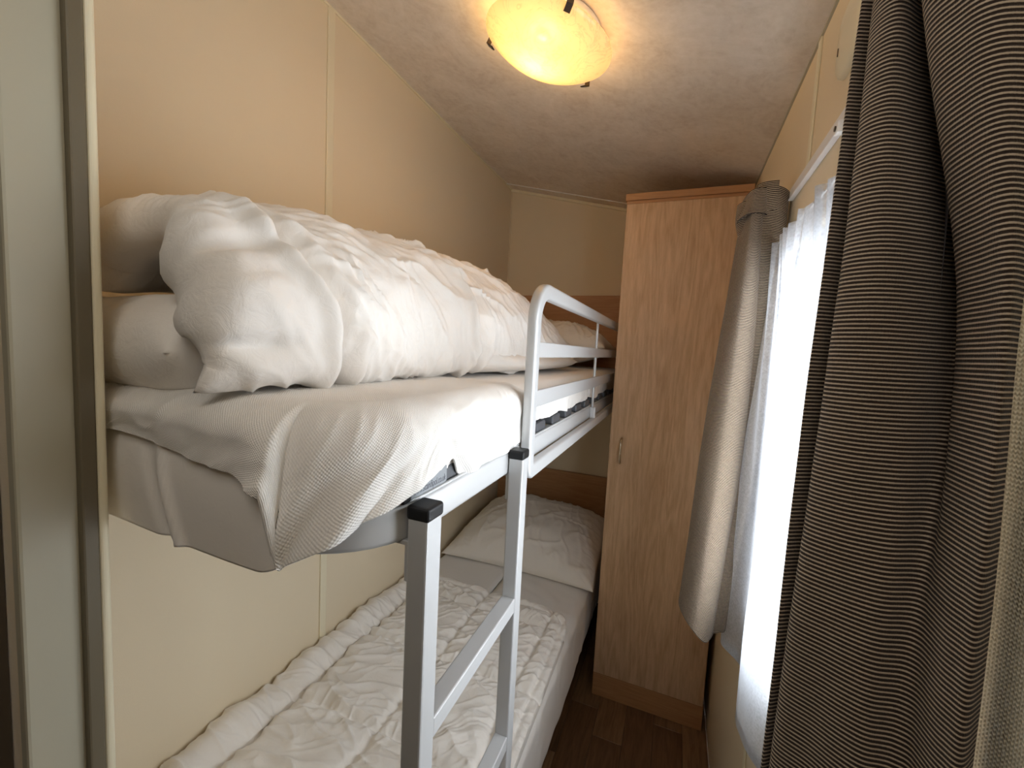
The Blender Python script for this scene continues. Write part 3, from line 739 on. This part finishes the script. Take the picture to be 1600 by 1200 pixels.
box('core', (-0.93, 0.345, 0.2065), (-0.278, 2.22, 0.412), M_SHEET, mt, bev=0.02)

NU, NV = 300, 420
uu = np.linspace(0, 1, NU)[:, None] + np.zeros((1, NV)); vv = np.linspace(0, 1, NV)[None] + np.zeros((NU, 1))
ye = catmull([0, 0.25, 0.6, 0.85, 0.95, 1.0], [1.37, 1.41, 1.405, 1.41, 1.375, 1.30], uu[:, 0])[:, None]
Y = 0.335 + (ye - 0.335) * vv
X = -0.943 + (0.943 - 0.262) * uu
t_ = np.clip((uu - 0.86) / 0.14, 0, 1)
X = X - 0.012 * t_ * vv
Z = 0.449 - 0.016 * sstep(uu, 0.93, 1.0) + 0.030 * np.exp(-((X + 0.905) / 0.022) ** 2) * (0.6 + 0.5 * n2(X / 0.3, Y / 0.12, 90)) - 0.022 * np.exp(-((X + 0.855) / 0.018) ** 2) * (0.6 + 0.6 * n2(X / 0.3, Y / 0.15, 91))
Cn = np.stack([X, Y, Z], -1)
CX, CY = 0.25, 0.27
gx = ((X + 0.262 + 0.085 + 0.014 * n2(X / 0.2, Y / 0.2, 92)) / CX); gy = ((Y - 1.30 + 0.014 * n2(X / 0.2, Y / 0.2, 93)) / CY)
lx = np.abs(gx - np.round(gx)) * CX; ly = np.abs(gy - np.round(gy)) * CY
dl = np.minimum(lx, ly)
d = -0.013 * np.exp(-(dl / 0.010) ** 2) - 0.006 * np.exp(-(dl / 0.045) ** 2)
near = np.exp(-(dl / 0.06) ** 2)
ax_ = np.where(lx < ly, 1.0, 0.0)                        # puckers run across the nearest stitch line
d += near * (0.0040 * folds(X, Y, 0.2, 0.12, 0.034, 94, 1.6) * ax_ + 0.004 * folds(X, Y, 1.5, 0.12, 0.030, 95, 1.6) * (1 - ax_))
d += 0.0085 * folds(X, Y, 0.30, 0.26, 0.060, 96, 1.8) + 0.0060 * folds(X, Y, -0.35, 0.20, 0.045, 97, 2.0) + 0.0035 * folds(X, Y, 0.65, 0.16, 0.026, 98, 2.4)
d += 0.006 * n2(X / 0.12, Y / 0.12, 99) + 0.0008 * n2(X / 0.03, Y / 0.03, 100)
rimm = np.minimum(1 - uu, (1 - vv) * 1.6)
d -= 0.008 * np.exp(-((rimm - 0.050) / 0.009) ** 2)
q = puffy('quilted_duvet', Cn, 0.016 + 0 * X, d, M_QUILT, None, rim=0.02, bot_disp=0.0, hb=0.012 + 0 * X)
tag(q, 'crumpled white quilted duvet spread on the lower bunk', 'duvet')

# ------------------------------------------------------------------ curtain track, net, curtains
ZT = 1.715
tr = empty('curtain_track', (0.198, 0.75, 1.735), 'white curtain track board along the wall above the window', 'curtain rail')
box('track_board', (0.1965, 0.40, 1.736), (XR - 0.0005, 1.10, 1.758), M_WHITE, tr, bev=0.002)
box('track_lip', (0.1945, 0.40, 1.733), (XR - 0.0005, 1.10, 1.7365), M_WHITE, tr, bev=0.001)
bm = bmesh.new(); add_box(bm, (0.186, 0.757, 1.716), (XR - 0.0005, 0.772, 1.7335), 0.002)
bm_obj('bracket', bm, M_WHITE, tr)
tube_path('screw', [(0.1845, 0.765, 1.724), (0.188, 0.765, 1.724)], 0.004, M_BRONZE, tr)

def drape(name, levels, nu, nz, m, parent, label=None, cat=None, thick=0.0016, noise=0.004, seed=1, ztop=None, zbot=None, solid=1, shift=0.0, cut=(0.0, 1.0)):
    """a hanging cloth: plan curves [(z, [(x, y) ...]) ...] from the heading down to the hem, blended down the drop; shift moves it along its normal"""
    n = len(levels[0][1]); u = np.linspace(cut[0], cut[1], nu); ku = np.linspace(0, 1, n)
    zl = np.array([-z for z, _ in levels]); L = np.array([catmull(np.linspace(0, 1, len(p)), np.array(p, float), u) for _, p in levels])   # levels x nu x 2
    t = np.linspace(zl[0], zl[-1], nz)
    XY = catmull(zl, L, t).transpose(1, 0, 2)
    zt = (-zl[0] + np.zeros(nu)) if ztop is None else catmull(np.linspace(0, 1, len(ztop)), np.array(ztop, float), u)
    zb = (-zl[-1] + np.zeros(nu)) if zbot is None else catmull(np.linspace(0, 1, len(zbot)), np.array(zbot, float), u)
    k = ((-t - (-zl[-1])) / (zl[-1] - zl[0]))[None]
    Z = zb[:, None] + (zt - zb)[:, None] * k
    P = np.concatenate([XY, Z[..., None]], -1)
    nr = normals_of(P)
    mid = L[len(L) // 2]
    su = np.concatenate([[0], np.cumsum(np.linalg.norm(np.diff(mid, axis=0), axis=1))])
    UU = su[:, None] + 0 * Z
    P = P + nr * (shift + noise * n2(UU / 0.06, Z / 0.35, seed) + noise * 0.5 * n2(UU / 0.03, Z / 0.12, seed + 1))[..., None]
    vz = np.concatenate([[0], np.cumsum(np.linalg.norm(np.diff(P, axis=1), axis=2).mean(0))])
    me = grid_mesh(name, P, np.stack([UU, -vz[None] + 0 * UU], -1))
    o = link(name, me, m, parent)
    if thick:
        sm = o.modifiers.new('cloth', 'SOLIDIFY'); sm.thickness = thick; sm.offset = solid
    if label: tag(o, label, cat)
    return o

# net: gathered on a wire, deep soft folds
npts_t, npts_b = [], []
for k in range(61):
    y = 1.135 - 0.705 * k / 60
    npts_t.append((0.178 + 0.007 * math.sin(y * 2 * PI / 0.052) + 0.004 * math.sin(y * 2 * PI / 0.031), y))
    ph = (1.137 - y) / 0.262; fr = ph - math.floor(ph)
    # each fold: front edge, then back to the wall
    x = 0.156 + 0.042 * (0.5 - 0.5 * math.cos(2 * PI * fr)) ** 0.8 + 0.004 * math.sin(y * 60)
    npts_b.append((x, y))
net = drape('net_curtain', [(1.640, npts_t), (1.40, [(0.5 * a[0] + 0.5 * b[0], a[1]) for a, b in zip(npts_t, npts_b)]), (0.9, npts_b), (0.675, npts_b)], 360, 120, M_NET, None, 'sheer white net curtain hanging across the window', 'net curtain', 0.0, 0.0015, 111,
            ztop=[1.640 + 0.006 * math.sin(k * 1.7) for k in range(24)])
drape('hem', [(0.698, npts_b), (0.686, npts_b), (0.675, npts_b)], 360, 8, M_HEM, net, None, None, 0.0, 0.0015, 111, shift=0.0006)
tube_path('wire', [(0.180, 0.41, 1.636), (0.180, 0.8, 1.634), (0.180, 1.165, 1.636)], 0.0018, M_WHITE, net)
# near curtain: dark against the light, bunched at the near end of the window
cn = empty('curtain', (0.13, 0.38, ZT), 'dark brown striped curtain hanging close to the viewer at the right', 'curtain', 'brown striped curtains of the window')
NEAR = [(1.77, [(.1289, .4831), (.1401, .4841), (.1284, .4516), (.1331, .4323), (.1537, .4532), (.1834, .4789), (.1187, .4019), (.1304, .3693), (.1502, .3585), (.1839, .3618)]),
        (1.60, [(.1189, .4619), (.1342, .4662), (.1217, .434), (.1327, .4165), (.1587, .4332), (.1931, .4581), (.1499, .4023), (.1505, .3676), (.1611, .3545), (.1869, .3599)]),
        (1.42, [(.1084, .4398), (.1277, .4474), (.1145, .4155), (.132, .3999), (.1633, .4116), (.1995, .4348), (.1838, .4018), (.1802, .365), (.1806, .3472), (.1923, .3563)]),
        (1.15, [(.0993, .4153), (.1122, .4203), (.1028, .3959), (.122, .381), (.144, .3676), (.1674, .3699), (.1741, .3602), (.1778, .3409), (.1829, .3332), (.1971, .3474)]),
        (0.66, [(.0868, .3818), (.0909, .3834), (.088, .3713), (.1107, .3598), (.1253, .3247), (.1358, .3098), (.1657, .3243), (.176, .3228), (.1846, .3235), (.1985, .3408)])]
drape('fabric', NEAR, 420, 260, M_CURT, cn, noise=0.002, seed=121)
drape('lining', [(z, [(p[-1][0] + 0.004, p[-1][1] + 0.012), (0.2015, p[-1][1] - 0.02), (0.2020, 0.28), (0.2015, 0.22), (0.1990, 0.15)]) for z, p in NEAR], 80, 120, M_LINING, cn, noise=0.001, seed=131)
# far curtain: gathered at the far end of the window, lit
cf = empty('curtain', (0.13, 1.12, ZT), 'lighter-lit brown striped curtain gathered beside the wardrobe', 'curtain', 'brown striped curtains of the window')
FAR = [(1.74, [(.2, 1.137), (.196, 1.1102), (.1762, 1.0943), (.1457, 1.0878), (.1395, 1.0966), (.1523, 1.1135), (.1399, 1.0753), (.1251, 1.0642), (.1155, 1.0994), (.1133, 1.1539), (.1475, 1.2232)]),
       (1.45, [(.2, 1.1319), (.1941, 1.1157), (.1783, 1.11), (.1598, 1.1081), (.1532, 1.1163), (.1618, 1.1245), (.1436, 1.0817), (.1165, 1.0625), (.0962, 1.0924), (.0933, 1.1515), (.1317, 1.221)]),
       (1.15, [(.1912, 1.1255), (.1827, 1.1168), (.1733, 1.1184), (.1633, 1.1197), (.1561, 1.1265), (.1618, 1.1287), (.1396, 1.0818), (.1053, 1.0576), (.0775, 1.0866), (.0747, 1.1519), (.116, 1.2223)]),
       (0.90, [(.172, 1.1186), (.1654, 1.1108), (.1578, 1.113), (.1482, 1.1143), (.1398, 1.1179), (.1456, 1.1202), (.1242, 1.0719), (.092, 1.0487), (.0643, 1.0843), (.0632, 1.1578), (.1044, 1.2309)]),
       (0.69, [(.1559, 1.1128), (.1509, 1.1057), (.1448, 1.1084), (.1356, 1.1098), (.1261, 1.1108), (.1319, 1.1131), (.1112, 1.0635), (.0809, 1.0412), (.0531, 1.0824), (.0535, 1.1628), (.0947, 1.2382)])]
hemz = [.720, .718, .714, .708, .704, .703, .706, .742, .763, .749, .745]; topz = [1.752, 1.757, 1.764, 1.768, 1.760, 1.745, 1.752, 1.740, 1.712, 1.719, 1.72]
drape('fabric', FAR, 320, 240, M_CURT, cf, noise=0.0015, seed=141, ztop=topz, zbot=hemz)
drape('lining', FAR, 200, 80, M_LINING, cf, noise=0.0005, seed=151, shift=-0.0045, ztop=[z - 0.02 for z in topz], zbot=[z + 0.012 for z in hemz], thick=0.001)

T0 = FAR[0][1]
drape('heading_band', [(1.74, T0), (1.72, T0), (1.69, [(0.5 * a[0] + 0.5 * b[0], 0.5 * a[1] + 0.5 * b[1]) for a, b in zip(T0, FAR[1][1])])], 200, 24, M_CURT, cf, noise=0.002, seed=161, shift=0.0045, cut=(0.22, 0.82),
      ztop=[1.772, 1.775, 1.770, 1.762, 1.752, 1.742, 1.728], zbot=[1.722, 1.718, 1.712, 1.706, 1.700, 1.690, 1.680], thick=0.003)
drape('heading_ruffle', [(1.735, [(.122, 1.082), (.108, 1.092), (.100, 1.115), (.106, 1.150), (.122, 1.168)]), (1.70, [(.124, 1.085), (.106, 1.098), (.100, 1.125), (.108, 1.152), (.124, 1.168)]), (1.655, [(.128, 1.09), (.118, 1.105), (.112, 1.125), (.116, 1.150), (.126, 1.165)])], 60, 30, M_CURT, cf, noise=0.002, seed=171, thick=0.003)

# cream cover plate on the wall above the window
vp = empty('wall_cover_plate', (XR, 0.81, 1.86), 'small cream rounded cover plate on the right wall below the ceiling', 'cover plate')
ring = [(0.0, 0.795 + 0.055 * math.copysign(abs(math.cos(t)) ** 0.6, math.cos(t)), 1.876 + 0.055 * math.copysign(abs(math.sin(t)) ** 0.6, math.sin(t))) for t in np.linspace(0, 2 * PI, 40, endpoint=False)]
bm = bmesh.new(); lay = []
for f, x in ((1.0, XR - 0.0003), (0.97, XR - 0.006), (0.86, XR - 0.010), (0.5, XR - 0.0115)):
    lay.append([bm.verts.new((x, 0.795 + (p[1] - 0.795) * f, 1.876 + (p[2] - 1.876) * f)) for p in ring])
for A, B in zip(lay, lay[1:]):
    for k in range(40): bm.faces.new((A[k], A[(k + 1) % 40], B[(k + 1) % 40], B[k]))
bm.faces.new(lay[-1]); bmesh.ops.recalc_face_normals(bm, faces=bm.faces)
bm_obj('plate', bm, M_BEAD, vp, True)
box('slot', (XR - 0.0122, 0.828, 1.862), (XR - 0.008, 0.8305, 1.874), M_BRONZE, vp, bev=0.0005)

# ------------------------------------------------------------------ ceiling lamp
LPX, LPY = -0.330, 0.985
lamp = empty('ceiling_lamp', (LPX, LPY, zc(LPX) - 0.0005), 'round alabaster glass ceiling lamp with dark clips, lit warm', 'lamp')
lamp.rotation_euler = (0, math.atan(SL), 0)
def lpart(name, bm, m, parent=lamp, smooth=True): return bm_obj(name, bm, m, parent, smooth, world=False)
bm = bmesh.new(); add_lathe(bm, [(0, 0), (0.115, 0), (0.118, -0.004), (0.116, -0.012), (0, -0.012)]); lpart('base_plate', bm, M_WHITE)
def bowl_mat():
    t = NT('alabaster_glass'); t.n.remove(t.b); co = t.coord()
    vein = t.noise(t.coord(rot=(0.4, 0.9, 0.2)), 14, 6, 0.6, 3.0); cl = t.noise(co, 7, 4, 0.6, 1.0)
    v = t.math('ABSOLUTE', t.math('SUBTRACT', vein, 0.5)); vl = t.ramp(v, [(0.0, (0.45, 0.33, 0.20)), (0.035, (1, 1, 1))])
    base = t.ramp(cl, [(0.3, (0.95, 0.80, 0.55)), (0.7, (1.0, 0.90, 0.72))])
    mixc = t.add('ShaderNodeMix', data_type='RGBA', blend_type='MULTIPLY'); mixc.inputs[0].default_value = 0.55
    t.l(base, mixc.inputs[6]); t.l(vl, mixc.inputs[7])
    tl = t.add('ShaderNodeBsdfTranslucent'); t.l(mixc.outputs[2], tl.inputs[0]); df = t.add('ShaderNodeBsdfDiffuse', Color=(0.75, 0.68, 0.55, 1))
    gl = t.add('ShaderNodeBsdfGlossy', Roughness=0.15, Color=(1, 1, 1, 1)); tr = t.add('ShaderNodeBsdfTransparent', Color=(1, 0.9, 0.7, 1))
    def mix(a, b, f):
        m_ = t.add('ShaderNodeMixShader'); m_.inputs[0].default_value = f; t.l(a, m_.inputs[1]); t.l(b, m_.inputs[2]); return m_.outputs[0]
    s_ = mix(mix(mix(tl.outputs[0], df.outputs[0], 0.68), tr.outputs[0], 0.30), gl.outputs[0], 0.04)
    em = t.add('ShaderNodeEmission'); t.l(mixc.outputs[2], em.inputs[0]); em.inputs[1].default_value = 0.17
    mc = t.add('ShaderNodeMix', data_type='RGBA', blend_type='MULTIPLY'); mc.inputs[0].default_value = 1.0; t.l(mixc.outputs[2], mc.inputs[6]); mc.inputs[7].default_value = (1.0, 0.72, 0.36, 1); t.l(mc.outputs[2], em.inputs[0])
    ad = t.add('ShaderNodeAddShader'); t.l(s_, ad.inputs[0]); t.l(em.outputs[0], ad.inputs[1])
    t.l(ad.outputs[0], t.out.inputs[0]); return t.m
bm = bmesh.new()
RB, DB = 0.150, 0.052; Rs = (RB * RB + DB * DB) / (2 * DB); a1 = math.asin(RB / Rs)
zrim = -0.040
outp = [(Rs * math.sin(a1 * k / 18), zrim - DB + Rs - Rs * math.cos(a1 * k / 18)) for k in range(19)]
inp = [((Rs - 0.004) * math.sin(a1 * k / 18), zrim - DB + Rs - (Rs - 0.004) * math.cos(a1 * k / 18)) for k in range(18, -1, -1)]
add_lathe(bm, outp + [(RB + 0.0005, zrim + 0.002)] + inp, 72); lpart('glass_bowl', bm, bowl_mat())
for ang in (180, 66, -56):
    a = math.radians(ang); bm = bmesh.new()
    prof_c = [(RB - 0.012, zrim + 0.010), (RB + 0.004, zrim + 0.009), (RB + 0.008, zrim - 0.004), (RB - 0.003, zrim - 0.010), (RB - 0.008, zrim - 0.012)]
    prev = None
    for (r0, z0), (r1, z1) in zip(prof_c, prof_c[1:]):
        for dz in (0,):
            vs = []
            for r, z in ((r0, z0), (r1, z1)):
                for s_ in (-0.007, 0.007):
                    for k_ in (0, 0.003):
                        vs.append(bm.verts.new((math.cos(a) * (r + k_) - math.sin(a) * s_, math.sin(a) * (r + k_) + math.cos(a) * s_, z - k_ * 0.4)))
            bmesh.ops.convex_hull(bm, input=vs)
    lpart('clip', bm, M_BRONZE, smooth=False)
bm = bmesh.new(); add_lathe(bm, [(0, -0.012), (0.014, -0.012), (0.014, -0.024), (0.011, -0.027), (0, -0.027)], 20, (-0.02, 0.0, 0)); lpart('bulb_holder', bm, M_WHITE)
bl = bpy.data.lights.new('bulb', 'POINT'); bl.color = (1.0, 0.64, 0.28); bl.energy = 2.2; bl.shadow_soft_size = 0.045
bo = bpy.data.objects.new('bulb', bl); COL.objects.link(bo); bo.parent = lamp; bo.location = (-0.02, 0.0, -0.046)
